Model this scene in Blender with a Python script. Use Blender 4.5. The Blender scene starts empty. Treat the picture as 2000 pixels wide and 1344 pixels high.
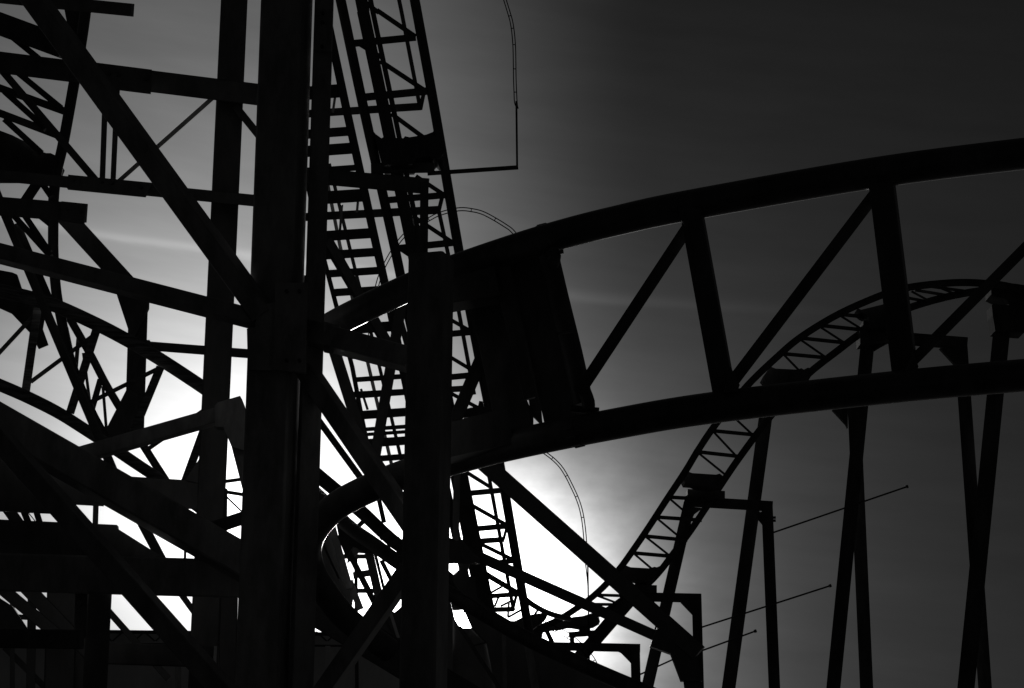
import bpy, math, random
from mathutils import Vector, Matrix
random.seed(7)
S = bpy.context.scene
C = S.collection

# ------------------------------------------------------------------ camera
F = 3889.0                                   # focal length in pixels of a 2000 px wide picture
CAM = Vector((0, 0, 1.6))
_u = Vector((127 / F, 14860 / F, -1)).normalized()      # world up seen from the camera
_f = Vector((0, 0, -1))
_h = (_f - _f.dot(_u) * _u).normalized()
_r = _h.cross(_u)
R = Matrix((_r, _h, _u))                     # camera axes -> world axes
FWD = R @ _f
cd = bpy.data.cameras.new('camera'); cam = bpy.data.objects.new('camera', cd); C.objects.link(cam)
cam.matrix_world = Matrix.Translation(CAM) @ R.to_4x4()
cd.sensor_width = 36; cd.lens = F / 2000 * 36; cd.clip_start = 0.1; cd.clip_end = 3000
S.camera = cam

def ray(x, y): return R @ Vector(((x - 1000) / F, (672 - y) / F, -1))
def P(x, y, Y):
    d = ray(x, y); return CAM + d * (Y / d.y)
def mpp(p): return (p - CAM).dot(FWD) / F     # metres covered by one pixel at p

# ------------------------------------------------------------------ light
SUN = ray(901, 1213).normalized()
S_EL = math.asin(SUN.z); S_AZ = math.atan2(SUN.x, SUN.y)
S.view_settings.view_transform = 'Standard'; S.view_settings.look = 'None'
S.view_settings.exposure = 0; S.view_settings.gamma = 1
ld = bpy.data.lights.new('sun', 'SUN'); ld.energy = 3.0; ld.angle = math.radians(0.5); ld.color = (1, 0.985, 0.965)
sun = bpy.data.objects.new('sun', ld); C.objects.link(sun)
sun.rotation_euler = SUN.to_track_quat('Z', 'Y').to_euler()
sun.location = (0, 60, 30)

W = bpy.data.worlds.new('World'); S.world = W; W.use_nodes = True
nt = W.node_tree; N = nt.nodes; L = nt.links; N.clear()
def nd(t, **k):
    n = N.new(t)
    for a, b in k.items(): setattr(n, a, b)
    return n
def mth(op, a, b=None, c=None, clamp=False):
    n = nd('ShaderNodeMath', operation=op); n.use_clamp = clamp
    for i, v in enumerate((a, b, c)):
        if v is None: continue
        if isinstance(v, (int, float)): n.inputs[i].default_value = v
        else: L.new(v, n.inputs[i])
    return n.outputs[0]
def vm(op, a, b):
    n = nd('ShaderNodeVectorMath', operation=op)
    L.new(a, n.inputs[0])
    if isinstance(b, (tuple, Vector)): n.inputs[1].default_value = b
    else: L.new(b, n.inputs[1])
    return n
tc = nd('ShaderNodeTexCoord'); D = tc.outputs['Generated']
sky = nd('ShaderNodeTexSky', sky_type='NISHITA'); sky.sun_disc = False
sky.sun_elevation = S_EL; sky.sun_rotation = S_AZ; sky.altitude = 0; sky.air_density = 1; sky.dust_density = 0.6; sky.ozone_density = 1
sep = nd('ShaderNodeSeparateColor'); L.new(sky.outputs[0], sep.inputs[0])
base = mth('MULTIPLY', mth('POWER', sep.outputs[0], 0.4), 0.0058)          # red-filtered black and white sky
def angle_to(v):                                       # degrees from a fixed direction of the sky
    d = vm('DOT_PRODUCT', D, v).outputs['Value']
    return mth('MULTIPLY', mth('ARCCOSINE', mth('MINIMUM', d, 0.9999999)), 57.29578)
th = angle_to(SUN)
# thin streaky high cloud
xyz = nd('ShaderNodeSeparateXYZ'); L.new(D, xyz.inputs[0])
az = mth('MULTIPLY', mth('ARCTAN2', xyz.outputs[0], xyz.outputs[1]), 57.29578)
el = mth('MULTIPLY', mth('ARCSINE', xyz.outputs[2]), 57.29578)
cmb = nd('ShaderNodeCombineXYZ'); L.new(az, cmb.inputs[0])
L.new(mth('MULTIPLY', mth('ADD', el, mth('MULTIPLY', az, 0.12)), 6.0), cmb.inputs[1])
n1 = nd('ShaderNodeTexNoise'); n1.inputs['Scale'].default_value = 0.16; n1.inputs['Detail'].default_value = 6; n1.inputs['Roughness'].default_value = 0.55
L.new(cmb.outputs[0], n1.inputs[0])
cmb2 = nd('ShaderNodeCombineXYZ'); L.new(az, cmb2.inputs[0]); L.new(mth('MULTIPLY', el, 1.6), cmb2.inputs[1])
n2 = nd('ShaderNodeTexNoise'); n2.inputs['Scale'].default_value = 0.8; n2.inputs['Detail'].default_value = 7; n2.inputs['Roughness'].default_value = 0.6
L.new(cmb2.outputs[0], n2.inputs[0])
streak = mth('SUBTRACT', n1.outputs[0], 0.5)
fleck = mth('SUBTRACT', n2.outputs[0], 0.5)
# glow of the sun in the thin cloud, with a ragged edge
thn = mth('ADD', th, mth('MULTIPLY', fleck, -0.9))
glow = mth('MULTIPLY', mth('EXPONENT', mth('MULTIPLY', thn, -1 / 1.0)), 50.0)
glow = mth('MINIMUM', glow, 4.0)
glow = mth('ADD', glow, mth('MULTIPLY', mth('EXPONENT', mth('MULTIPLY', th, -1 / 3.4)), 0.52))
# bright veil left of the sun
VC = ray(470, 1010).normalized()
tv = angle_to(VC)
veil = mth('ADD', mth('MULTIPLY', mth('EXPONENT', mth('MULTIPLY', tv, -1 / 14)), 0.23), mth('MULTIPLY', mth('EXPONENT', mth('MULTIPLY', tv, -1 / 3.1)), 2.6))
ss = nd('ShaderNodeMapRange', interpolation_type='SMOOTHSTEP')
L.new(az, ss.inputs[0]); ss.inputs[1].default_value = -6; ss.inputs[2].default_value = 4.4
ss.inputs[3].default_value = 1.0; ss.inputs[4].default_value = 0.03
veil = mth('MULTIPLY', veil, ss.outputs[0])
tot = mth('ADD', mth('ADD', base, veil), glow)
tot = mth('MULTIPLY', tot, mth('ADD', mth('MULTIPLY', streak, 0.42), 1.0))
# a long faint contrail
def azel(x, y):
    d = ray(x, y).normalized(); return math.degrees(math.atan2(d.x, d.y)), math.degrees(math.asin(d.z))
(_a0, _e0), (_a1, _e1) = azel(300, 472), azel(1250, 585)
_sl = (_e1 - _e0) / (_a1 - _a0)
ct = mth('SUBTRACT', el, mth('ADD', mth('MULTIPLY', az, _sl), _e0 - _sl * _a0))
ct = mth('ADD', ct, mth('MULTIPLY', streak, 0.5))
ct = mth('EXPONENT', mth('MULTIPLY', mth('MULTIPLY', ct, ct), -45.0))
cm = nd('ShaderNodeMapRange', interpolation_type='SMOOTHSTEP'); L.new(az, cm.inputs[0])
cm.inputs[1].default_value = 12; cm.inputs[2].default_value = 2; cm.inputs[3].default_value = 0; cm.inputs[4].default_value = 0.28
tot = mth('MULTIPLY', tot, mth('ADD', mth('MULTIPLY', ct, cm.outputs[0]), 1.0))
disc = mth('MULTIPLY', mth('LESS_THAN', th, 0.30), 20.0)
tot = mth('ADD', tot, disc)
col = nd('ShaderNodeCombineColor')
for i in range(3): L.new(mth('MULTIPLY', tot, 10.0), col.inputs[i])
bg = nd('ShaderNodeBackground'); bg.inputs[1].default_value = 0.1
L.new(col.outputs[0], bg.inputs[0])
wo = nd('ShaderNodeOutputWorld'); L.new(bg.outputs[0], wo.inputs[0])

# ------------------------------------------------------------------ materials
def steel(name, base=0.07, rough=0.45, var=0.4, scale=3.0, streaky=False, metal=0.0):
    m = bpy.data.materials.new(name); m.use_nodes = True
    t = m.node_tree; b = t.nodes['Principled BSDF']
    tcn = t.nodes.new('ShaderNodeTexCoord'); mp = t.nodes.new('ShaderNodeMapping')
    t.links.new(tcn.outputs['Object'], mp.inputs[0])
    mp.inputs['Scale'].default_value = (scale, scale, scale * (0.35 if not streaky else 1))
    no = t.nodes.new('ShaderNodeTexNoise'); no.inputs['Scale'].default_value = 2.2; no.inputs['Detail'].default_value = 8; no.inputs['Roughness'].default_value = 0.65
    t.links.new(mp.outputs[0], no.inputs[0])
    if streaky: mp.inputs['Scale'].default_value = (0.5, 0.5, 6.0); no.inputs['Scale'].default_value = 6
    cr = t.nodes.new('ShaderNodeValToRGB'); e = cr.color_ramp.elements
    lo = base * (1 - var); hi = base * (1 + var)
    e[0].position = 0.35; e[0].color = (lo, lo, lo, 1); e[1].position = 0.65; e[1].color = (hi, hi, hi, 1)
    t.links.new(no.outputs[0], cr.inputs[0]); t.links.new(cr.outputs[0], b.inputs['Base Color'])
    mr = t.nodes.new('ShaderNodeMapRange'); mr.inputs[3].default_value = rough - 0.12; mr.inputs[4].default_value = rough + 0.15
    t.links.new(no.outputs[0], mr.inputs[0]); t.links.new(mr.outputs[0], b.inputs['Roughness'])
    bp = t.nodes.new('ShaderNodeBump'); bp.inputs['Strength'].default_value = 0.25; bp.inputs['Distance'].default_value = 0.004
    t.links.new(no.outputs[0], bp.inputs['Height']); t.links.new(bp.outputs[0], b.inputs['Normal'])
    b.inputs['Metallic'].default_value = metal
    return m
M_COL = steel('tower_paint', 0.22, 0.45)
M_ARM = steel('faded_paint', 0.3, 0.6)
M_REAR = steel('rear_paint', 0.07, 0.45)
M_WIRE = steel('cable_black', 0.02, 0.9)
M_WIRE.node_tree.nodes['Principled BSDF'].inputs['Specular IOR Level'].default_value = 0
M_DK = steel('dark_paint', 0.045, 0.4)
M_RAIL = steel('rail_paint', 0.07, 0.42)
M_RAIL.node_tree.nodes['Principled BSDF'].inputs['Specular IOR Level'].default_value = 0.3
M_WORN = steel('worn_rail_paint', 0.16, 0.6, var=0.85, streaky=True)
M_FAR = steel('grey_paint', 0.075, 0.75, scale=1.0)
M_FAR.node_tree.nodes['Principled BSDF'].inputs['Specular IOR Level'].default_value = 0.02
M_GALV = steel('galvanised_steel', 0.45, 0.45, scale=2)
M_LIT = steel('lit_pale_metal', 0.7, 0.6, scale=2)  # pale base colour stands in for light on the inner members
M_WALL = steel('panel_paint', 0.22, 0.7, var=0.25, scale=0.6)
M_CONC = steel('rendered_wall', 0.6, 0.8, var=0.2, scale=0.4)
M_ASPH = steel('asphalt', 0.05, 0.9, scale=0.5)

# ------------------------------------------------------------------ geometry helpers
class Geo:
    def __init__(s): s.v = []; s.f = []; s.sm = []
    def add(s, vs, fs, smooth=False):
        o = len(s.v); s.v += [Vector(v) for v in vs]
        for f in fs: s.f.append([i + o for i in f]); s.sm.append(smooth)
        return s
def frame(a, view):
    s = a.cross(view)
    if s.length < 1e-6: s = a.cross(Vector((1, 0, 0)))
    s.normalize(); n = s.cross(a).normalized(); return s, n
def boxbeam(g, p0, p1, w0, w1=None, d0=None, d1=None, twist=0, ch=0.05, view=None):
    w1 = w0 if w1 is None else w1; d0 = w0 if d0 is None else d0; d1 = d0 * w1 / w0 if d1 is None else d1
    a = (p1 - p0).normalized(); vv = view or ((p0 + p1) / 2 - CAM).normalized()
    s, n = frame(a, vv)
    if twist:
        q = Matrix.Rotation(math.radians(twist), 3, a); s = q @ s; n = q @ n
    vs = []
    for p, w, d in ((p0, w0, d0), (p1, w1, d1)):
        c = min(w, d) * ch; hw, hd = w / 2, d / 2
        for x, y in ((hw, -hd + c), (hw, hd - c), (hw - c, hd), (-hw + c, hd), (-hw, hd - c), (-hw, -hd + c), (-hw + c, -hd), (hw - c, -hd)):
            vs.append(p + s * x + n * y)
    fs = [[i, (i + 1) % 8, 8 + (i + 1) % 8, 8 + i] for i in range(8)] + [list(range(7, -1, -1)), list(range(8, 16))]
    return g.add(vs, fs)
def tube(g, pts, rad, seg=20, cap=True):
    n = len(pts); rings = []; prev = None
    for i, p in enumerate(pts):
        t = (pts[min(i + 1, n - 1)] - pts[max(i - 1, 0)]).normalized()
        if prev is None:
            s = t.cross(Vector((0, 0, 1)))
            if s.length < 0.1: s = t.cross(Vector((0, 1, 0)))
        else: s = prev - t * prev.dot(t)
        s.normalize(); prev = s; b = t.cross(s); r = rad[i] if isinstance(rad, list) else rad
        rings.append([p + (s * math.cos(k * 2 * math.pi / seg) + b * math.sin(k * 2 * math.pi / seg)) * r for k in range(seg)])
    vs = [v for r_ in rings for v in r_]; fs = []
    for i in range(n - 1):
        for k in range(seg):
            fs.append([i * seg + k, i * seg + (k + 1) % seg, (i + 1) * seg + (k + 1) % seg, (i + 1) * seg + k])
    g.add(vs, fs, True)
    if cap:
        g.add(rings[0], [list(range(seg - 1, -1, -1))]); g.add(rings[-1], [list(range(seg))])
    return g
def cr(pts, n=8):                            # Catmull-Rom through tuples
    out = []
    q = [tuple(2 * a - b for a, b in zip(pts[0], pts[1]))] + list(pts) + [tuple(2 * a - b for a, b in zip(pts[-1], pts[-2]))]
    for i in range(1, len(q) - 2):
        for k in range(n):
            t = k / n
            out.append(tuple(0.5 * (2 * b + (c - a) * t + (2 * a - 5 * b + 4 * c - d) * t * t + (3 * b - a - 3 * c + d) * t ** 3)
                             for a, b, c, d in zip(q[i - 1], q[i], q[i + 1], q[i + 2])))
    out.append(pts[-1]); return out
def bolt(g, c, r, ax, h):
    ax = ax.normalized(); s = ax.cross(Vector((0, 0, 1))).normalized(); b = ax.cross(s)
    ring = [c + (s * math.cos(k * math.pi / 3) + b * math.sin(k * math.pi / 3)) * r for k in range(6)]
    g.add(ring + [v + ax * h for v in ring], [[i, (i + 1) % 6, 6 + (i + 1) % 6, 6 + i] for i in range(6)] + [list(range(6, 12)), list(range(5, -1, -1))])

class Thing:
    def __init__(s, name, label, cat, group=None, mat=None):
        s.name, s.label, s.cat, s.group, s.mat, s.parts = name, label, cat, group, mat or M_DK, []
    def part(s, name, g, mat=None, sub=None, label=None):
        s.parts.append((name, g, mat or s.mat, sub, label)); return len(s.parts) - 1
    # box section given by two picture points, width in pixels and distance
    def beam(s, name, x0, y0, x1, y1, w, Y0, Y1=None, w1=None, tw=0, t2=0, dk=1.0, ground=False, mat=None, g=None, ch=0.05, sub=None):
        Y1 = Y0 if Y1 is None else Y1
        p0, p1 = P(x0, y0, Y0), P(x1, y1, Y1)
        a0 = w * mpp(p0); a1 = (w if w1 is None else w1) * mpp(p1)
        if ground:
            a = p1 - p0; k = (0 - p0.z) / a.z
            if k > 1: p1 = p0 + a * k
        if t2:                                  # turn the section but keep its outline width
            q = math.cos(math.radians(t2)) + math.sin(math.radians(abs(t2))); a0 /= q; a1 /= q; tw = t2
        gg = Geo() if g is None else g
        boxbeam(gg, p0, p1, a0, a1, a0 * dk, a1 * dk, tw, ch)
        if g is None: return s.part(name, gg, mat, sub)
    def pipe(s, name, pts, w, w1=None, mat=None, n=8, seg=20, sub=None, g=None):
        w1 = w if w1 is None else w1
        q = cr(pts, n); ps = [P(*t) for t in q]; m = len(ps) - 1
        rad = [(w + (w1 - w) * i / m) / 2 * mpp(p) for i, p in enumerate(ps)]
        gg = tube(Geo() if g is None else g, ps, rad, seg)
        if g is None: return s.part(name, gg, mat, sub)
    def plate(s, name, poly, Y, th=0.03, mat=None, sub=None, bolts=()):
        gg = Geo(); n = len(poly); vs = [P(x, y, Y) for x, y in poly]
        ar = sum(poly[i][0] * poly[(i + 1) % n][1] - poly[(i + 1) % n][0] * poly[i][1] for i in range(n))
        if ar < 0: vs.reverse()
        off = Vector((0, th, 0))
        gg.add(vs + [v + off for v in vs], [list(range(n)), list(range(2 * n - 1, n - 1, -1))] + [[i, n + i, n + (i + 1) % n, (i + 1) % n] for i in range(n)])
        k = s.part(name, gg, mat, sub)
        for bx, by, br in bolts:
            bgg = Geo(); bolt(bgg, P(bx, by, Y), br * mpp(vs[0]), Vector((0, -1, 0)), 0.02); s.part('bolt', bgg, M_DK, k)
        return k
    def finish(s):
        av = [v for _, g, _, _, _ in s.parts for v in g.v]
        lo = Vector((min(v.x for v in av), min(v.y for v in av), min(v.z for v in av)))
        hi = Vector((max(v.x for v in av), max(v.y for v in av), max(v.z for v in av)))
        base = Vector(((lo.x + hi.x) / 2, (lo.y + hi.y) / 2, lo.z))
        if len(s.parts) == 1: root = mesh_obj(s.name, s.parts[0][1], s.parts[0][2], base); root.location = base
        else:
            root = bpy.data.objects.new(s.name, None); C.objects.link(root); root.location = base
            root.empty_display_size = 0.3
            objs = []
            for nm, g, m, sub, lab in s.parts:
                o = mesh_obj(nm, g, m, base); o.parent = objs[sub] if sub is not None else root; objs.append(o)
                if lab: o['label'] = lab
        root['label'] = s.label; root['category'] = s.cat
        if s.group: root['group'] = s.group
        return root
def mesh_obj(name, g, m, base):
    me = bpy.data.meshes.new(name); me.from_pydata([v - base for v in g.v], [], g.f)
    me.polygons.foreach_set('use_smooth', g.sm); me.materials.append(m); me.update()
    o = bpy.data.objects.new(name, me); C.objects.link(o); return o

# ------------------------------------------------------------------ ground
g = Geo().add([(-900, -60, 0), (900, -60, 0), (900, 1500, 0), (-900, 1500, 0)], [[0, 1, 2, 3]])
o = mesh_obj('ground', g, M_ASPH, Vector((0, 0, 0))); o['kind'] = 'structure'

# ------------------------------------------------------------------ 1 front tower: posts, braces
t = Thing('support_tower', 'massive dark tower with twin columns left of centre, cross-braced to a shorter column', 'steel tower', 'steel supports', M_COL)
t.beam('column', 575, -420, 515, 1320, 80, 11.5, w1=89, tw=17, ground=True, dk=1.0)
t.beam('column', 646.5, -420, 592, 1320, 35.5, 11.5, 11.5, w1=42, ground=True)
t.beam('column', 842.5, 503, 827, 1330, 71, 10.5, w1=75, tw=20, ground=True)
t.plate('splice_plate', [(538, 552), (600, 552), (597, 727), (533, 722)], 11.28, 0.05, bolts=[(560, 570, 4), (585, 570, 4), (560, 705, 4), (585, 705, 4)])
t.plate('splice_plate', [(617, 18), (650, 18), (647, 100), (612, 97)], 11.36, 0.03, bolts=[(631, 27, 3.5), (630, 45, 3.5), (629, 92, 3.5)])
t.plate('splice_plate', [(506, 596), (497, 640), (482, 642), (484, 722), (540, 724), (540, 590)], 11.30, 0.03)
t.beam('brace', -20, -122, 516, 616, 52, 11.2, 11.35, t2=24)
t.beam('crossbeam', -260, 428, 505, 626, 42, 11.0, 11.4, t2=-22)
t.beam('brace', -100, 743, 470, 1386, 50, 10.0, 10.2, t2=20)
t.beam('crossbeam', 600, 650, 815, 707, 54, 11.5, 10.62, t2=-18)
t.beam('brace', 600, 725, 826, 1056, 46, 11.5, 10.7, t2=22)
t.beam('brace', 840, 1053, 610, 1382, 43, 10.7, 11.4, t2=20)
t.plate('gusset_plate', [(786, 1048), (812, 1040), (812, 1100), (780, 1100)], 10.55, 0.06)
t.beam('filler_plate', 607, 540, 577, 1330, 26, 11.52, 11.52, ground=True, dk=.5)
t.plate('gusset_plate', [(632, 628), (664, 636), (650, 690), (632, 686)], 11.25, 0.03)
t.plate('bracket', [(880, 543), (965, 520), (976, 575), (909, 587), (880, 592)], 10.85, 0.2, mat=M_REAR)
t.plate('bracket', [(878, 825), (959, 804), (990, 800), (1004, 866), (878, 893)], 10.85, 0.2, mat=M_REAR)
t.finish()

# ------------------------------------------------------------------ 2 rear left frame
t = Thing('bolted_frame', 'tall square post with bolted crossbeams and thin hangers against the upper left sky', 'steel frame', 'steel supports', M_REAR)
t.beam('post', 477, -420, 396, 1330, 50, 13.2, w1=55, ground=True)
t.beam('crossbeam', -160, 102, 505, 185, 42, 13.0)
t.plate('splice_plate', [(186, 122), (296.5, 136), (293, 181), (180, 167)], 12.72, 0.03, bolts=[(213, 144, 5), (232, 146, 5), (286, 154, 5)])
t.beam('crossbeam', -160, 327, 503, 392.5, 23, 13.0, dk=1.6)
t.plate('splice_plate', [(133, 341), (298, 357), (283, 383), (131, 368)], 12.86, 0.03, bolts=[(144, 352, 3.5), (200, 356, 3.5), (219, 358, 3.5), (276, 366, 3.5)])
t.beam('hanger', 207, 150, 200, 348, 11, 13.05)
t.beam('hanger', 230, 150, 221, 350, 10.5, 13.05)
t.beam('brace', 418, 189, 233, 353, 8.5, 13.05, mat=M_GALV)
t.beam('brace', -30, 98, 185, 350, 14.5, 13.0, dk=.8)
t.beam('brace', 460, 208, 530, 295, 15, 13.1)
t.beam('crossbeam', -120, 393, 167.5, 416.5, 37, 12.6, dk=.7)
t.plate('splice_plate', [(120, 393), (169, 398), (164, 436), (118, 431)], 12.45, 0.02, bolts=[(132, 409, 4), (159, 414, 4)])
t.beam('crossbeam', -120, -18, 259, 20, 25, 13.4)
t.finish()

# ------------------------------------------------------------------ 3 lower left girders
t = Thing('girder_frame', 'stack of broad dark girders with a bent arm filling the lower left corner', 'steel frame', 'steel supports', M_REAR)
t.beam('girder', -160, 736, 552, 1143, 76, 11.85, 12.1, t2=-12, mat=M_COL)
t.beam('arm', 136, 895.5, 440, 808.5, 36, 12.1, 12.2, t2=-15, mat=M_ARM)
t.plate('knee_plate', [(419, 793), (425, 786), (469, 773), (475, 788), (482, 850), (478, 880), (452, 872), (436, 834), (420, 833)], 12.06, .1, mat=M_ARM)
t.beam('arm', 457, 806, 494, 950, 42, 12.16, 12.2, mat=M_ARM)
t.beam('girder', -160, 1113, 550, 1133, 74, 12.05, 12.3, mat=M_COL)
t.plate('bracket', [(-100, 1010), (228, 1025), (229, 1032), (324, 1092), (320, 1100), (-100, 1100)], 12.25, .06)
t.plate('bracket', [(-100, 800), (150, 925), (205, 955), (199, 986), (125, 982), (100, 1001), (-100, 992)], 12.3, .06)
t.beam('girder', 225, 957, 400, 968, 56, 13.7, dk=.4)
t.plate('gusset_plate', [(361, 938), (392, 892), (396, 945)], 13.5, .04)
t.beam('post', 188, 960, 186, 1030, 11, 13.0, mat=M_FAR)
t.beam('post', 197, 1120, 186, 1330, 46, 12.4, ground=True)
t.beam('post', 160, 1120, 156, 1245, 23, 12.2)
t.beam('crossbeam', -100, 1246, 160, 1249, 37, 12.0)
for bx, by, bY in ((53, 1248, 11.85), (102, 1248, 11.85), (157, 1178, 12.13), (157, 1237, 12.13)):
    bg_ = Geo(); bolt(bg_, P(bx, by, bY), 6 * 0.0031, Vector((0, -1, 0)), 0.02); t.part('bolt', bg_)
t.beam('crossbeam', 205, 1276, 420, 1283, 42, 12.9)
t.beam('crossbeam', 395, 1038, 480, 1010, 26, 12.2)
t.finish()

# ------------------------------------------------------------------ lower left lattice behind the girders
t = Thing('braced_trestle', 'tangle of crossing diagonal braces behind the girders at the bottom left corner', 'steel frame', 'steel supports', M_DK)
t.beam('brace', -40, 1113, 120, 1247, 24, 14)
t.beam('brace', 40, 1135, 190, 1292, 28, 14.4)
t.beam('post', 63, 1140, 60, 1330, 17, 15, ground=True)
t.beam('post', 122, 1140, 116, 1330, 58, 15, ground=True)
t.beam('post', 163, 1140, 159, 1330, 26, 15.3, ground=True)
t.beam('post', 448, 1160, 443, 1330, 34, 15.3, ground=True)
t.beam('brace', 2, 975, 44, 1034, 22, 15)
t.beam('crossbeam', 0, 1203, 70, 1207, 10, 14.8)
t.plate('gusset_plate', [(-60, 1130), (24, 1184), (54, 1230), (-60, 1236)], 14.1, .04)
t.beam('brace', 10, 1265, 90, 1345, 12, 15.4)
t.beam('brace', 205, 1186, 330, 1327, 13, 15.6)
t.beam('post', 24, 985, 24, 1330, 9, 15.2, ground=True)
t.beam('post', 41, 985, 57, 1025, 13, 22)
t.beam('brace', 68, 990, 78, 1022, 12, 22)
t.beam('brace', 46, 990, 72, 1022, 2, 22, mat=M_GALV)
t.beam('brace', 362, 1066, 361, 1100, 5, 16)
t.beam('brace', 258, 985, 318, 1098, 19, 16)
t.beam('brace', 352, 1158, 400, 1224, 12, 16)
t.finish()

t = Thing('lattice_mast', 'small latticed mast glimpsed between the square post and the big column', 'mast', None, M_DK)
t.beam('post', 441, 955, 436, 1320, 7, 17, ground=True)
t.beam('bar', 436, 941, 480, 935, 7, 17)
t.beam('bar', 436, 960, 480, 967, 7, 17)
t.beam('brace', 442, 970, 476, 1003, 3.4, 17)
t.finish()

# ------------------------------------------------------------------ upper left steep track
t = Thing('coaster_track', 'steeply curving tube track with close rungs running down the upper left edge', 'track', 'coaster tracks', M_DK)
t.pipe('rail', [(176, -60, 22), (167, 23, 22.3), (157.5, 90, 22.5), (144.5, 164, 22.8), (124, 278, 23), (110.5, 338, 23.2), (104.5, 392, 23.4), (104, 440, 23.6), (104.5, 500, 23.8), (110, 570, 24), (120, 625, 24), (133, 690, 24), (152, 745, 24), (178, 805, 24.2), (205, 855, 24.4)], 22, 19, n=6)
t.beam('tie', -40, 32, 128, 94, 44, 22.9)
t.beam('tie', -40, 158, 128, 218, 15, 23.2)
t.beam('tie', -40, 206, 120, 267, 15, 23.4)
t.plate('saddle', [(-40, 240), (24, 264), (56, 280), (84, 297), (90, 299), (99, 299), (109, 304), (118, 320), (108, 345), (-40, 345)], 23.3, .25)
for a in ((-10, 45, 74, 113), (30, 138, 118, 210), (10, 180, 90, 252), (10, 234, 80, 298), (80, 355, 100, 384), (44, 415, 97, 493), (24, 418, 99, 501)):
    t.beam('brace', *a, 12, 23.1)
t.beam('brace', 78, 350, 48, 395, 20, 22.6)
t.beam('brace', 34, 438, 106, 605, 13, 23.3)
t.plate('gusset_plate', [(70, 422), (96, 443), (96, 420)], 23.2, .04)
t.plate('gusset_plate', [(-20, 524), (24, 532), (33, 536), (43, 566), (-20, 560)], 23.2, .04)
t.plate('gusset_plate', [(118, -20), (178, -20), (167, 92), (140, 92)], 22.9, .04)
t.finish()

t = Thing('coaster_track', 'slim lower tube track descending behind the worn curved track at left', 'track', 'coaster tracks', M_DK)
t.pipe('rail', [(128, 605, 26), (138, 625, 26), (178, 695, 26), (215, 765, 26), (283, 875, 26), (326, 942, 26)], 15.5, n=4)
t.beam('tie', 130, 640, 150, 735, 7, 26)
t.beam('tie', 154, 650, 146, 745, 8, 26.2)
t.beam('brace', 196, 742, 178, 805, 12, 26, mat=M_FAR)
t.beam('brace', 163, 690, 176, 790, 6, 26)
t.beam('brace', 201, 755, 208, 842, 6, 26)
t.finish()

# ------------------------------------------------------------------ left Y column
t = Thing('branching_column', 'square column with angled arms standing behind the worn track at left', 'steel column', 'steel supports', M_REAR)
t.beam('post', 271, 570, 262, 860, 37, 25)
t.beam('arm', 118, 412, 262, 570, 36, 25)
t.plate('gusset_plate', [(226, 570), (253, 652), (262, 660), (289, 600), (290, 560)], 24.8, .1)
t.plate('gusset_plate', [(249, 757), (203, 846), (185, 880), (262, 870), (282, 778)], 24.8, .1)
t.beam('crossbeam', 286, 675.5, 500, 692, 18, 25)
t.plate('end_plate', [(286, 664), (292, 664), (292, 688), (286, 688)], 24.7, .3)
t.finish()

# ------------------------------------------------------------------ left worn curved track
t = Thing('coaster_track', 'weathered curved track with worn streaky rails sweeping down across the left edge', 'track', 'coaster tracks', M_WORN)
up = [(-120, 552, 21), (-50, 560, 21.2), (23, 573, 21.5), (100, 594, 21.7), (190, 634, 22), (253, 667, 22), (310, 700, 22), (394, 755, 22), (450, 796, 22), (520, 850, 22)]
dn = [(-120, 712, 21), (-50, 733, 21.2), (23, 762, 21.5), (75, 786, 21.7), (117, 808, 22), (160, 835, 22), (215, 871, 22), (265, 905, 22), (320, 942, 22), (400, 1000, 22)]
t.pipe('rail', up, 28, 25, n=6); t.pipe('rail', dn, 25, 22, n=6)
for a in ((73, 603, 50, 765), (188, 645, 137, 806), (313, 718, 256, 856), (420, 780, 360, 945), (-60, 575, -70, 730)): t.beam('tie', *a, 16.5, 21.9)
for a in ((-30, 720, 70, 612), (60, 746, 180, 657), (166, 791, 307, 721), (285, 880, 400, 800)): t.beam('brace', *a, 8.5, 21.9)
t.plate('gusset_plate', [(-60, 560), (22, 583), (90, 600), (83, 642), (94, 673), (75, 681), (60, 652), (22, 612), (-60, 575)], 22.1, .03, mat=M_DK)
t.finish()

t = Thing('slanted_strut', 'long narrow strut with a pale side face crossing in front of the worn track', 'strut', None, M_REAR)
t.beam('strut', -60, 252, 222, 922, 14.5, 15, 15.5, tw=20)
t.finish()

# ------------------------------------------------------------------ foreground track at right
t = Thing('coaster_track', 'huge near track with two thick tubular rails sweeping across the right half', 'track', 'coaster tracks', M_RAIL)
U = [(2500, 252, 8.6), (2250, 274, 8.9), (1976, 303, 9.4), (1700, 339, 9.8), (1340, 402, 10.35), (1200, 432, 10.6), (1100, 457, 10.75), (1000, 487, 10.95), (880, 528, 11.2), (800, 561, 11.4), (700, 608, 11.7), (640, 640, 11.9), (585, 680, 12.1), (540, 735, 12.3), (520, 800, 12.5), (525, 870, 12.7), (560, 925, 12.9)]
Dn = [(2500, 700, 8.6), (2250, 714, 8.9), (1976, 735, 9.4), (1746, 756, 9.75), (1395, 796, 10.3), (1190, 830, 10.6), (1000, 869, 10.95), (883, 899, 11.2), (800, 923, 11.45), (728, 951, 11.7), (665, 983, 11.9), (627, 1017, 12.1), (606, 1051, 12.3), (602, 1083, 12.5), (611, 1118, 12.6), (630, 1150, 12.7), (664, 1195, 12.9), (700, 1228, 13.0), (760, 1270, 13.2)]
t.pipe('rail', U, 64, 48, n=8, seg=40); t.pipe('rail', Dn, 66, 48, n=8, seg=40)
t.beam('tie', 1349, 405, 1418, 785, 42, 10.3, dk=.8, tw=8)
t.beam('tie', 1721, 345, 1770, 745, 47, 9.78, dk=.8, tw=8)
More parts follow.
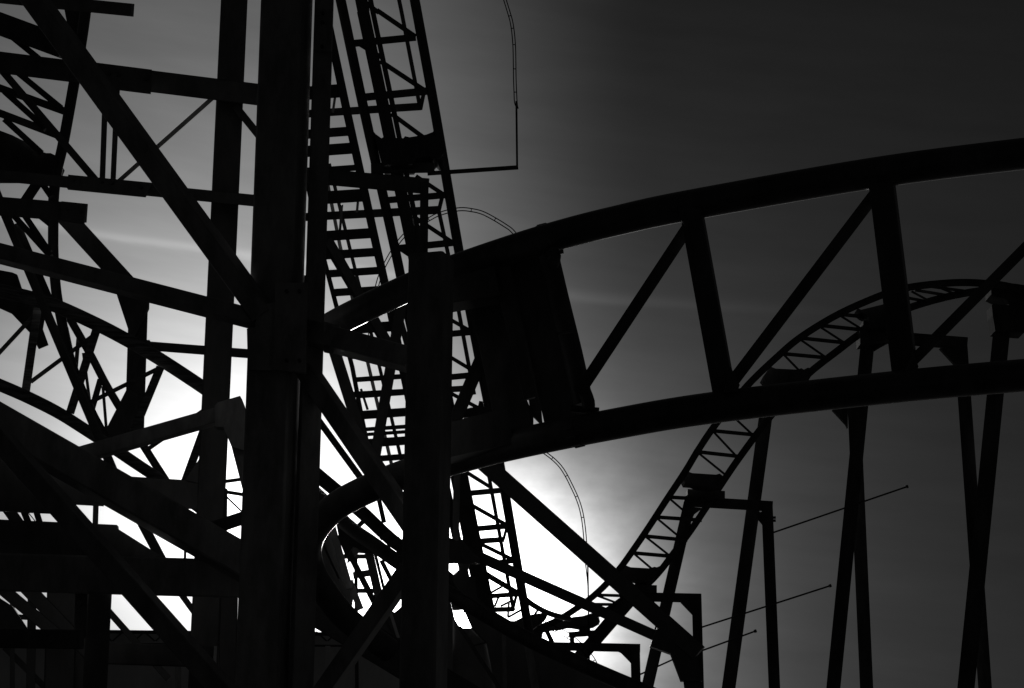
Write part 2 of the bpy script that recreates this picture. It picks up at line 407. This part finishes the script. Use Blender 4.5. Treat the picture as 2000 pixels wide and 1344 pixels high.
t.beam('tie', 2105, 295, 2130, 715, 52, 9.2, dk=.8, tw=8)
t.beam('brace', 1349, 436, 1130, 768, 24, 10.4, 10.7)
t.beam('brace', 1722, 362, 1420, 760, 24, 9.85, 10.3)
t.beam('brace', 2100, 386, 1770, 718, 21, 9.3, 9.8)
t.beam('tie', 935, 505, 1007, 850, 69, 11.25, dk=.3)
t.beam('tie', 1030, 480, 1108, 835, 84, 11.1, 11.1, dk=.4)
t.plate('web_plate', [(930, 510), (968, 505), (972, 530), (974, 552), (980, 575), (1028, 778), (1033, 790), (1042, 812), (1042, 850), (985, 850)], 11.4, .05)
t.plate('web_plate', [(962, 500), (1040, 485), (1040, 600), (1060, 830), (1036, 806), (1033, 782), (985, 575), (976, 549), (968, 530)], 11.42, .05)
t.plate('cover_plate', [(973, 573), (998, 570), (1046, 775), (1024, 780)], 11.02, .04)
t.pipe('flange_tube', [(1072, 500, 10.8), (1092, 585, 10.8), (1118, 690, 10.8), (1140, 790, 10.8)], 40, n=3)
t.pipe('clamp', [(1074, 488, 10.7), (1083, 500, 10.7), (1077, 520, 10.7)], 26, n=3)
t.pipe('clamp', [(1138, 755, 10.7), (1149, 785, 10.7), (1148, 802, 10.7)], 26, n=3)
t.pipe('clamp', [(1100, 489, 10.85), (1080, 492, 10.85)], 13, n=1)
t.pipe('clamp', [(1115, 798, 10.7), (1170, 803, 10.7)], 14, n=1)
t.pipe('hose', [(1118, 648, 10.75), (1090, 652, 10.6)], 6, n=1)
for q0, q1, w in (((1056, 470, 10.85), (1062, 468.3, 10.84), 74), ((1066, 467.2, 10.83), (1072, 465.5, 10.82), 74), ((1118, 845.5, 10.72), (1124, 844.2, 10.71), 72), ((1128, 843.4, 10.7), (1134, 842, 10.69), 72)):
    t.pipe('flange', [q0, q1], w * .81, n=1, seg=32)
for cx, cy, cY, rr in ((1064, 468, 10.83, 28), (1126, 844, 10.7, 27)):
    for k in range(10):
        a = k * math.pi / 5; cc = P(cx, cy, cY); m_ = mpp(cc); ax = (P(cx + 10, cy - 2.5, cY - .02) - cc).normalized()
        sd = ax.cross(Vector((0, 0, 1))).normalized(); up_ = sd.cross(ax)
        gb = Geo(); bolt(gb, cc + (sd * math.cos(a) + up_ * math.sin(a)) * rr * m_ - ax * .03, 0.011, ax, .06); t.part('bolt', gb)
t.plate('gusset_plate', [(1331, 430), (1345, 428), (1343, 450)], 10.25, .05)
t.plate('gusset_plate', [(1427, 716), (1445, 752), (1440, 766), (1415, 766)], 10.15, .05)
t.plate('gusset_plate', [(1783, 684), (1794, 716), (1786, 730), (1766, 728)], 9.66, .05)
t.plate('web_plate', [(979, 572), (1000, 560), (1048, 778), (1029, 778)], 11.5, .05)
t.plate('web_plate', [(960, 500), (1000, 500), (1000, 549), (972, 549)], 11.52, .05)
t.beam('brace', 948, 682, 884, 832, 26, 11.5)
t.finish()

# ------------------------------------------------------------------ helix track behind the tower
t = Thing('coaster_track', 'dark helix track dropping diagonally behind the right column towards the bottom', 'track', 'coaster tracks', M_RAIL)
t.pipe('rail', [(520, 905, 19.5), (600, 950, 19), (677, 1025, 18), (727, 1061, 17.6), (784, 1102, 17.3), (880, 1160, 17), (960, 1208, 17), (1040, 1253, 17), (1165, 1311, 17), (1300, 1368, 17)], 27, 31, n=6, seg=28)
t.pipe('rail', [(560, 878, 20.5), (632, 938, 20.4), (704, 998, 20.2), (772, 1060, 20), (850, 1110, 20), (900, 1150, 20)], 28, 24, n=6, seg=28)
for a in ((742, 1052, 762, 1040), (757, 1068, 782, 1052), (700, 1028, 716, 1012), (775, 1082, 810, 1070)): t.beam('tie', *a, 9, 18.6)
t.plate('gusset_plate', [(655, 1015), (675, 1020), (720, 1060), (736, 1078), (716, 1080), (690, 1066), (676, 1090), (664, 1060)], 18.4, .04)
t.beam('brace', 585, 770, 712, 944, 13, 22)
t.finish()

# tangle of thin members seen inside the helix
t = Thing('inner_trestle', 'slender trestle with a stringer coloured pale as if lit, seen through the curl of the thick rail', 'steel frame', 'steel supports', M_DK)
t.beam('stringer', 640, 1000, 683, 1150, 14, 21, mat=M_LIT)  # lit look of the stringer is put into its colour
t.beam('stringer', 683, 1135, 704, 1190, 13, 21.1, mat=M_LIT)
t.beam('brace', 664, 1045, 738, 1190, 12, 20.6)
t.beam('post', 716, 1060, 748, 1200, 17, 22)
t.beam('post', 730, 1070, 757, 1180, 6, 21.6, mat=M_FAR)  # lighter strip stands in for the lit face of the post beside it
t.beam('crossbeam', 668, 1087, 726, 1087, 9, 22.4)
t.beam('crossbeam', 690, 1124, 735, 1117, 13, 22.4)
t.beam('crossbeam', 680, 1154, 745, 1154, 9, 22.4)
t.beam('brace', 745, 1095, 778, 1160, 9, 22.4)
t.beam('post', 695, 1080, 697, 1330, 7, 23, mat=M_FAR, ground=True)
t.beam('brace', 632, 1065, 662, 1130, 4, 21, mat=M_FAR)
t.plate('panel', [(600, 1020), (645, 1036), (668, 1122), (690, 1165), (684, 1200), (600, 1150)], 21.4, .05)
t.plate('panel', [(690, 1062), (716, 1063), (735, 1078), (735, 1082), (700, 1079), (678, 1100), (680, 1075)], 21.8, .05)
t.plate('panel', [(700, 1240), (745, 1208), (766, 1194), (771, 1196), (784, 1185), (800, 1180), (800, 1275), (700, 1275)], 21.5, .05)
t.beam('brace', 762, 1195, 778, 1246, 6, 21, mat=M_LIT)
t.beam('brace', 752, 1210, 766, 1236, 3, 21, mat=M_FAR)
t.finish()

t = Thing('plate_girder', 'deep black girder slanting down across the bottom centre behind the cross brace', 'girder', None, M_DK)
t.beam('web', 520, 1130, 960, 1396, 66, 14.2, dk=.4)
t.beam('flange', 520, 1097, 960, 1363, 4, 14.2, dk=9, mat=M_RAIL)
t.beam('flange', 520, 1164, 960, 1430, 4, 14.2, dk=9)
t.finish()

t = Thing('inner_brace_pair', 'pair of slim posts leaning together in a V between the tower columns', 'steel frame', 'steel supports', M_REAR)
t.beam('brace', 632, 618, 716, 884, 23, 14)
t.beam('brace', 790, 560, 726, 930, 21, 14.3)
t.beam('brace', 642, 470, 770, 690, 18, 15)
t.beam('brace', 775, 600, 800, 690, 12, 15)
t.finish()

# ------------------------------------------------------------------ portal frame behind
t = Thing('portal_frame', 'inverted L-shaped box frame reaching from behind the big column to a thin post', 'steel frame', 'steel supports', M_REAR)
t.beam('crossbeam', 560, 339, 836.5, 364, 31, 20)
t.beam('post', 829, 358, 818, 1330, 16.5, 19.95, ground=True)
t.finish()

# ------------------------------------------------------------------ lift hill
YL = lambda y: 28 + (y - 22) * 5 / 1300
def lb(t, n, x0, y0, x1, y1, w, dY=0, **k): t.beam(n, x0, y0, x1, y1, w, YL(y0) + dY, YL(y1) + dY, **k)
t = Thing('lift_track', 'very steep ladder-like lift track climbing straight up behind the tower', 'track', 'coaster tracks', M_DK)
def line3(xy, dY=0): return [(x, y, YL(y) + dY) for x, y in xy]
t.pipe('rail', line3([(775, -190), (814, 22), (850, 220), (898, 500), (936, 700), (975, 900), (1009, 1095), (1033, 1234), (1047, 1320), (1062, 1420)]), 20, 17, n=5)
t.pipe('rail', line3([(625, -190), (670, 22), (712, 220), (770, 480), (803, 640), (838, 800), (868, 940), (898, 1080), (915, 1160)]), 20.5, 17, n=5)
lb(t, 'chain_trough', 668, -190, 710, 22, 24); lb(t, 'chain_trough', 709, 22, 751, 220, 24, dk=.6); lb(t, 'chain_trough', 751, 220, 809, 500, 24, dk=.6); lb(t, 'chain_trough', 809, 500, 887, 900, 25, dk=.6); lb(t, 'chain_trough', 887, 900, 945, 1190, 27, dk=.6)
lb(t, 'edge_channel', 690, -170, 728, 22, 10); lb(t, 'edge_channel', 728, 22, 770, 220, 10); lb(t, 'edge_channel', 770, 220, 826, 500, 10); lb(t, 'edge_channel', 826, 500, 908, 920, 9); lb(t, 'edge_channel', 908, 920, 962, 1190, 9)
for x0, y0, x1, y1, w in ((668, -32, 792, -42, 14), (690, 85, 812, 73, 14), (712, 190, 834, 178, 15), (758, 391, 870, 381, 13), (778, 485, 886, 474, 13.5), (815, 565, 903, 560, 13), (828, 657, 926, 648, 12.5), (845, 740, 940, 731, 12), (870, 880, 970, 872, 11), (890, 966, 987, 957, 11), (905, 1035, 998, 1027, 11), (920, 1104, 1010, 1095, 10), (935, 1166, 1020, 1160, 9.5)):
    lb(t, 'tie', x0, y0, x1, y1, w)
for x0, y0, x1, y1, w in ((668, -30, 740, 25, 9), (736, 20, 812, 72, 9.5), (695, 82, 745, 112, 9), (742, 119, 833, 179, 9.5), (764, 222, 832, 272, 9), (812, 344, 871, 383, 8.5), (775, 482, 805, 502, 8), (806, 422, 886, 475, 8.5), (865, 616, 925, 650, 7.5), (872, 693, 940, 734, 7.5), (880, 768, 940, 800, 7.5), (912, 923, 960, 953, 7.5), (920, 986, 994, 1028, 8), (940, 1063, 1005, 1095, 8), (950, 1123, 1014, 1158, 7.5)):
    lb(t, 'brace', x0, y0, x1, y1, w)
t.plate('saddle', [(728, 255), (734, 262), (745, 270), (752, 266), (762, 269), (788, 270), (791, 266), (800, 268), (832, 263), (845, 258), (850, 252), (862, 262), (866, 300), (856, 312), (850, 306), (845, 312), (840, 305), (812, 310), (806, 320), (760, 322), (748, 322), (744, 310)], YL(290) - .15, .5)
t.plate('saddle', [(905, 800), (920, 796), (933, 795), (936, 783), (943, 784), (945, 794), (962, 796), (964, 815), (905, 815)], YL(800) - .1, .3)
t.beam('bolster', 725, 329, 848.5, 327, 21, YL(328))
t.finish()

t = Thing('catwalk_stair', 'narrow maintenance stair with many flat treads beside the steep lift track', 'stairs', None, M_DK)
st = [(590, -190), (636, 22), (678, 220), (735, 480), (753, 560), (789, 730), (820, 880), (850, 1020)]
for i in range(len(st) - 1): lb(t, 'stringer', *st[i], *st[i + 1], 16.5, -.2)
st2 = [(560, 170), (630, 495), (647, 560), (688, 717), (706, 812), (730, 930), (750, 1020)]
for i in range(len(st2) - 1): lb(t, 'stringer', *st2[i], *st2[i + 1], 9, .3)
def sx(st_, y):
    for (x0, y0), (x1, y1) in zip(st_, st_[1:]):
        if y0 <= y <= y1: return x0 + (x1 - x0) * (y - y0) / (y1 - y0)
    return st_[0][0]
for y, w in ((180, 26), (259, 18), (292, 22), (330, 12), (384, 25), (458, 20), (495, 17), (531, 15), (568, 15), (604, 15), (640, 20), (690, 16), (738, 10), (769, 11), (807, 17), (835, 8), (845, 7), (862, 17), (893, 12), (920, 10), (948, 10)):
    xr = sx(st, y); xl = sx(st2, y) if y > 330 else xr - 95
    lb(t, 'tread', xl, y + 4, xr, y - 3, w, dk=2.2)
for x0, y0, x1, y1, w in ((560, 225, 822, 208, 15), (560, 426, 858, 410, 16), (688, 771, 926, 758, 12), (890, 1060, 982, 1054, 11), (905, 1192, 1004, 1190, 10)): lb(t, 'bracket_beam', x0, y0, x1, y1, w, .2)
for x0, y0, x1, y1, w in ((821, 214, 828, 180, 8), (857, 412, 864, 383, 8), (925, 762, 930, 735, 6), (982, 1058, 990, 1030, 6), (1001, 1194, 1008, 1165, 6)): lb(t, 'bracket_strut', x0, y0, x1, y1, w, .1)
for x0, y0, x1, y1, w in ((740, -190, 784, 22, 8), (784, 22, 820, 208, 8), (857, 412, 876, 500, 8), (876, 500, 926, 770, 8), (954, 925, 1003, 1192, 7.5)): lb(t, 'handrail', x0, y0, x1, y1, w, .15)
for x0, y0, x1, y1, w, m in ((628, 300, 664, 480, 7, M_GALV), (664, 480, 721, 720, 7, M_GALV), (721, 720, 770, 930, 7, M_GALV), (643, 320, 682, 480, 7, M_DK), (682, 480, 742, 720, 7, M_DK), (742, 720, 790, 925, 7, M_DK)): lb(t, 'handrail', x0, y0, x1, y1, w, .9, mat=m)
for x0, y0, x1, y1 in ((655, 185, 650, 220), (701, 375, 697, 415), (668, 400, 664, 450), (705, 760, 718, 800)): lb(t, 'baluster', x0, y0, x1, y1, 5, 0, mat=M_GALV)
t.beam('brace', 632, 470, 744, 660, 13, 27)
t.finish()

t = Thing('light_boom', 'short horizontal arm sticking out from the lift carrying an upright wire', 'boom', None, M_DK)
t.beam('arm', 835, 339, 1012, 327, 8.5, 28.6)
t.pipe('rod', [(1010, 325, 28.6), (1008.5, 198, 28.6)], 4, n=1, seg=10)
t.finish()

def arch(pts, gap, label, rungs, w=2.2):
    t = Thing('light_arch', label, 'light arch', 'thin wire arches over the lift', M_WIRE)
    q = cr(pts, 6)
    t.pipe('wire', pts, w, n=6, seg=8)
    inn = []
    for i, (x, y, Y) in enumerate(q):
        a, b = q[max(i - 1, 0)], q[min(i + 1, len(q) - 1)]
        dx, dy = b[0] - a[0], b[1] - a[1]; l = math.hypot(dx, dy) or 1
        k = gap * min(1, (len(q) - 1 - i) / 6)
        inn.append((x - dy / l * k, y + dx / l * k, Y))
    t.pipe('wire', inn[::3] + [inn[-1]], w, n=3, seg=8)
    for i in range(3, len(q) - 2, rungs):
        a, b = q[i], inn[i]
        t.pipe('rung', [a, b], 1.8, n=1, seg=6)
    return t
t = arch([(930, -120, 28.9), (972, -45, 28.7), (996, 23, 28.6), (1003.5, 55, 28.6), (1007, 95, 28.6), (1008, 154, 28.6), (1010, 200, 28.6), (1012, 212, 28.6)], 5, 'curved double wire arch rising out of the top of the picture beside the lift', 5)
t.finish()
t = arch([(716, 700, 31.5), (722, 630, 31.4), (733, 560, 31.2), (751, 512, 31), (787, 458, 31), (836, 426, 31), (861, 414, 31), (895, 406, 31), (921, 407.5, 31), (948, 415, 31), (988, 438, 31), (1008, 455, 31), (1040, 500, 31), (1058, 560, 31), (1066, 640, 31)], 6, 'curved double wire arch peaking just above the thick upper rail', 9)
t.pipe('rod', [(1066, 560, 31), (1070, 840, 31)], 3.5, n=1, seg=8)
t.finish()
t = arch([(960, 905, 33.5), (985, 868, 33.4), (1020, 858, 33.2), (1062, 880, 33), (1096, 909, 33), (1119, 949, 33), (1135.5, 989, 33), (1143.5, 1033, 33), (1147, 1086, 33), (1149, 1152, 33)], 5, 'curved double wire arch hanging below the thick lower rail, ending on a thin rod', 6)
t.pipe('rod', [(1147.5, 1068, 33), (1151, 1300, 33)], 3, n=1, seg=8)
t.finish()
t = arch([(1040, 1215, 35), (1062, 1214, 35), (1090, 1226, 35), (1110, 1236, 35), (1132, 1253, 35), (1152, 1274, 35), (1165, 1293, 35), (1180, 1330, 35)], 10, 'lowest and faintest double wire arch crossing the track near the bottom edge', 8, 1.8)
t.finish()

# ------------------------------------------------------------------ far track
t = Thing('coaster_track', 'distant truss track curving over a crest at right and diving down to the left', 'track', 'coaster tracks', M_FAR)
LR = [(2200, 640), (2080, 590), (1976, 561), (1926, 554), (1874, 552), (1816, 556), (1768, 563), (1726, 575), (1641, 612), (1566, 657), (1518, 697), (1458, 755), (1400, 826), (1365, 877), (1339, 920), (1302, 976), (1265, 1033), (1230, 1084), (1210, 1111), (1183, 1142), (1152, 1170), (1128, 1187), (1100, 1205), (1070, 1220), (1035, 1231), (980, 1236), (900, 1232)]
RR = [(2200, 628), (2080, 585), (1985, 562), (1940, 565), (1890, 572), (1833, 584), (1774, 602), (1730, 622), (1680, 652), (1640, 682), (1578, 731), (1530, 783), (1487, 836), (1442, 897), (1414, 938), (1378, 993), (1345, 1042), (1313, 1084), (1292, 1112), (1266, 1140), (1240, 1157), (1212, 1174), (1190, 1190), (1165, 1201), (1130, 1212), (1080, 1226), (1020, 1236)]
t.pipe('rail', [(x, y, 37.5) for x, y in LR], 15, 12, n=5, seg=16)
t.pipe('rail', [(x, y, 38.4) for x, y in RR], 15.5, 12, n=5, seg=16)
def ft(n, x0, y0, x1, y1, w): t.beam(n, x0, y0, x1, y1, w, 37.5, 38.4)
for a in ((1640, 614, 1722, 622), (1605, 636, 1690, 645), (1570, 661, 1655, 670), (1530, 691, 1616, 699), (1440, 782, 1520, 792), (1388, 841, 1480, 850), (1358, 882, 1447, 892), (1305, 971, 1392, 976), (1282, 1010, 1368, 1016), (1258, 1047, 1340, 1055), (1236, 1080, 1316, 1087)): ft('tie', *a, 7.5)
for a in ((1165, 1162, 1225, 1164), (1143, 1180, 1205, 1181), (1752, 578, 1800, 587), (1790, 567, 1850, 577), (1820, 560, 1880, 568)): ft('tie', *a, 6)
for a in ((1640, 616, 1688, 646), (1604, 640, 1650, 670), (1567, 666, 1613, 698), (1531, 693, 1565, 728), (1430, 812, 1473, 852), (1396, 846, 1440, 893), (1368, 888, 1420, 930), (1309, 975, 1345, 1006), (1285, 1014, 1332, 1053), (1263, 1050, 1310, 1087), (1240, 1083, 1273, 1111), (1165, 1163, 1213, 1181), (1148, 1181, 1185, 1196), (1782, 570, 1815, 588), (1835, 562, 1865, 574)): ft('brace', *a, 4.5)
t.plate('saddle', [(1505, 716), (1515, 720), (1558, 722), (1565, 719), (1570, 722), (1578, 718), (1592, 722), (1578, 745), (1560, 752), (1520, 752), (1510, 748), (1494, 741), (1490, 736)], 37.7, .5)
t.plate('saddle', [(1344, 921), (1352, 924), (1398, 927), (1406, 925), (1412, 930), (1416, 938), (1410, 948), (1392, 951), (1362, 948), (1352, 944), (1338, 943), (1334, 935)], 37.7, .5)
t.plate('saddle', [(1222, 1104), (1232, 1108), (1268, 1110), (1278, 1107), (1283, 1108), (1290, 1105), (1280, 1128), (1266, 1135), (1240, 1132), (1222, 1128), (1206, 1122)], 37.7, .5)
t.plate('saddle', [(1120, 1205), (1150, 1202), (1170, 1206), (1172, 1214), (1160, 1221), (1130, 1224), (1118, 1222), (1108, 1222), (1085, 1228), (1090, 1216)], 37.7, .5)
t.plate('saddle', [(1675, 602), (1682, 605), (1735, 592), (1735, 640), (1700, 640), (1695, 616), (1686, 612)], 37.7, .5)
t.plate('saddle', [(1936, 560), (1976, 555), (2040, 575), (2040, 620), (1971, 597), (1969, 588), (1962, 583), (1948, 581), (1936, 575)], 37.7, .5)
t.finish()

t = Thing('coaster_track', 'low curved rail pair running out from the foot of the lift towards the far track', 'track', 'coaster tracks', M_DK)
t.pipe('rail', [(925, 1105, 34), (955, 1125, 34), (1013, 1160, 34), (1040, 1181, 34.3), (1075, 1199, 34.8), (1112, 1209, 35.5)], 11, n=5, seg=14)
t.pipe('rail', [(900, 1180, 35), (985, 1215, 35), (1020, 1230, 35), (1060, 1240, 35)], 11, n=5, seg=14)
for a in ((966, 1185, 974, 1166), (978, 1184, 1002, 1172), (955, 1160, 980, 1146), (992, 1206, 1024, 1188), (994, 1178, 992, 1205), (1035, 1215, 1050, 1192)): t.beam('tie', *a, 4.5, 34.6)
t.plate('saddle', [(985, 1212), (1005, 1213), (1022, 1205), (1040, 1200), (1072, 1195), (1066, 1208), (1056, 1218), (1030, 1236), (995, 1226)], 34.9, .2)
t.finish()

# ------------------------------------------------------------------ far support bents
def bent(label, parts):
    t = Thing('support_bent', label, 'track support', 'support bents of the far track', M_FAR)
    for k, a in parts:
        if k == 'leg': t.beam('leg', *a, ground=True)
        elif k == 'beam': t.beam('crossbeam', *a)
        elif k == 'plate': t.plate('knee_plate', a[0], a[1], .12)
        elif k == 'block': t.plate('bearing_block', a[0], a[1], .45)
        elif k == 'strut': t.beam('strut', *a)
    t.finish()
bent('lowest support bent at the bottom, its short pedestal holding the track near the bright sky', [
    ('beam', (1070, 1262, 1250, 1266, 16.5, 38)), ('leg', (1240.5, 1262, 1242, 1330, 18.5, 38)),
    ('plate', ([(1208, 1272), (1236, 1270), (1236, 1300), (1231.5, 1293), (1214, 1275)], 37.95)),
    ('beam', (1111, 1240, 1168, 1236, 11, 38)), ('strut', (1117, 1236, 1117.5, 1258, 9, 38)), ('block', ([(1131, 1212), (1153, 1210), (1153, 1236), (1131, 1238)], 37.9)),
    ('strut', (1062, 1220, 1080, 1258, 9, 38)), ('leg', (1090, 1262, 1088, 1330, 16, 38.2))])
bent('support bent with a steep raking leg just below the big diagonal brace', [
    ('beam', (1210, 1165, 1369, 1168.5, 18, 38.3)), ('leg', (1360.5, 1163, 1365, 1330, 19, 38.3)),
    ('plate', ([(1330, 1176), (1356, 1175), (1356, 1204), (1352, 1199)], 38.2)),
    ('leg', (1230, 1172, 1096, 1326, 26, 38.3)), ('block', ([(1215, 1141), (1283, 1143), (1283, 1158), (1215, 1158)], 38.1)), ('block', ([(1240, 1128), (1262, 1130), (1262, 1145), (1240, 1145)], 38.2))])
bent('support bent whose bolted crossbeam sits centrally between the two raking legs at mid right', [
    ('beam', (1336, 979, 1508, 989, 20.5, 38.6)), ('leg', (1347, 982, 1267, 1330, 23, 38.6)), ('leg', (1498, 984, 1512, 1330, 22, 38.6)),
    ('block', ([(1343, 955), (1416, 959), (1416, 974), (1343, 972)], 38.3)), ('block', ([(1366, 944), (1388, 946), (1388, 958), (1366, 958)], 38.4)),
    ('plate', ([(1480, 1000), (1494, 1000), (1494, 1028), (1482, 1014)], 38.5)), ('plate', ([(1350, 990), (1372, 992), (1357, 1003), (1352, 1014)], 38.5)),
    ('strut', (1508, 1011, 1515, 1011, 5, 38.6)), ('strut', (1508, 1017, 1515, 1017, 5, 38.6))])
bent('support bent partly hidden by the thick lower rail, its legs widely splayed', [
    ('beam', (1480, 778, 1682, 792, 24, 39)), ('leg', (1500, 780, 1425, 1330, 26, 39)), ('leg', (1668, 790, 1692, 1330, 25, 39)),
    ('plate', ([(1626, 800), (1656, 800), (1656, 836), (1652, 828)], 38.9)), ('plate', ([(1506, 800), (1520, 800), (1509, 817)], 38.9)), ('block', ([(1495, 748), (1570, 752), (1570, 770), (1495, 768)], 38.7))])
bent('tall support bent under the crest, a knee plate at its upper right corner', [
    ('beam', (1682, 655, 1887, 671, 25, 38.4)), ('leg', (1696.5, 650, 1629, 1330, 26.5, 38.4)), ('leg', (1876, 668, 1923, 1330, 25.5, 38.4)),
    ('plate', ([(1836, 680), (1870, 680), (1870, 716), (1864, 710)], 38.3)), ('plate', ([(1706, 664), (1730, 672), (1722, 676), (1709, 684)], 38.3)),
    ('block', ([(1686, 626), (1740, 630), (1740, 662), (1680, 672), (1680, 642), (1686, 641)], 38.0))])
bent('rightmost support bent at the edge of the picture, topped by a stepped bearing block', [
    ('leg', (1957, 640, 1888, 1330, 32, 37.9)), ('beam', (1940, 630, 2150, 648, 30, 37.9)), ('leg', (2140, 640, 2185, 1330, 30, 37.9)),
    ('block', ([(1937, 596), (1942, 593), (2000, 600), (2000, 650), (1944, 646), (1939, 616)], 37.6))])

# ------------------------------------------------------------------ thin rods
for x0, y0, x1, y1, lab, Y in ((1511, 1040, 1772, 950.5, 'longest thin rod, pointing up right above the others', 38.8), (1368, 1226, 1622, 1144, 'middle thin rod crossing in front of the open sky lower right', 38.8),
                               (1368, 1272, 1476, 1232.5, 'short thin rod just under the middle rod', 38.8), (1240, 1322, 1330, 1281, 'lowest thin rod poking out near the bottom edge', 38.8)):
    t = Thing('pointer_rod', lab, 'rod', 'thin rods on the far bents', M_DK)
    t.pipe('shaft', [(x0, y0, Y - .1), (x1, y1, Y - .6)], 3.4, n=1, seg=8)
    t.pipe('tip', [(x1 - 3, y1 + 1, Y - .6), (x1 + 1.5, y1 - .5, Y - .6)], 6.5, n=2, seg=10)
    t.finish()

# ------------------------------------------------------------------ big brace node lower right
t = Thing('raking_brace_frame', 'two thick diagonal braces converging on a plate and post at lower right', 'steel frame', 'steel supports', M_DK)
t.beam('brace', 905, 868, 1365, 1276, 34, 15.5, 15.2, dk=.6)
t.beam('brace', 870, 1058, 1325, 1262, 21, 15.8, 15.4)
t.plate('gusset_plate', [(1290, 1210), (1352, 1250), (1358, 1276), (1372, 1330), (1331, 1330), (1311, 1277), (1270, 1262)], 15.2, .1)
t.beam('post', 1346, 1280, 1360, 1400, 34, 15.3, ground=True)
t.beam('post', 893.5, 880, 889, 1085, 13.5, 15.9, mat=M_COL)
t.plate('gusset_plate', [(870, 1056), (904, 1056), (920, 1075), (936, 1088), (936, 1100), (895, 1098), (870, 1098)], 15.6, .08)
t.plate('gusset_plate', [(895, 1090), (918, 1096), (914, 1112), (917, 1126), (928, 1128), (932, 1165), (960, 1195), (900, 1158), (896, 1150), (886, 1140), (884, 1124), (896, 1113)], 16.2, .08)
t.finish()

# ------------------------------------------------------------------ dark panelled cabin below the helix rail, with a gap where the sun shows
t = Thing('panelled_cabin', 'black panelled wall beneath the sloping rail, pierced by a small gap where the sun glints', 'wall', None, M_WALL)
def seg_plate(poly, Y=23.0): t.plate('panel', poly, Y, .08)
seg_plate([(800, 1100), (872, 1145), (884, 1192), (884, 1420), (800, 1420)])
seg_plate([(872, 1145), (925, 1176), (986, 1212), (986, 1440), (950, 1256), (921, 1226), (905, 1190), (884, 1191)])
seg_plate([(884, 1192), (889, 1211), (901, 1228), (915, 1231), (921, 1226.5), (950, 1256.5), (990, 1420), (884, 1420)], 23.1)
seg_plate([(985.5, 1212), (1060, 1258), (1112, 1284), (1165, 1303), (1260, 1345), (1260, 1440), (985.5, 1440)])
t.beam('frame_bar', 897, 1224, 1000, 1382, 8, 22.6, mat=M_DK)
t.beam('frame_bar', 921, 1226, 950, 1256, 3, 22.6, mat=M_DK)
t.beam('frame_bar', 922, 1262, 950, 1255, 3, 22.6, mat=M_DK)
t.beam('mullion', 940, 1240, 948, 1420, 5, 22.7, mat=M_COL)
t.beam('mullion', 984, 1232, 988, 1420, 8, 22.7, mat=M_COL)
t.beam('mullion', 1030, 1250, 1058, 1420, 16, 22.7, mat=M_COL)
t.finish()

# ------------------------------------------------------------------ station roof far behind
t = Thing('station_building', 'low grey station building with trussed eaves just visible along the bottom edge', 'building', None, M_CONC)
g = Geo(); a, b = P(-260, 1226, 44), P(900, 1238, 44)
g.add([(a.x, 44, 0), (b.x, 44, 0), (b.x, 44, b.z), (a.x, 44, a.z), (a.x, 52, 0), (b.x, 52, 0), (b.x, 52, b.z), (a.x, 52, a.z)],
      [[0, 1, 2, 3], [5, 4, 7, 6], [1, 5, 6, 2], [4, 0, 3, 7], [3, 2, 6, 7]])
t.part('wall', g)
t.beam('eave', -260, 1229, 705, 1239, 7, 43.6, mat=M_DK)
for x in range(-200, 700, 42):
    t.beam('truss_bar', x, 1252, x + 20, 1234, 3, 43.5, mat=M_FAR); t.beam('truss_bar', x + 20, 1234, x + 40, 1252, 3, 43.5, mat=M_FAR)
t.beam('truss_bar', -260, 1253, 705, 1262, 4, 43.5, mat=M_FAR)
t.beam('post', 348, 1296, 348, 1330, 12, 43.3, mat=M_GALV, ground=True)
t.beam('post', 640, 1262, 638, 1330, 10, 43.3, ground=True)
t.finish()
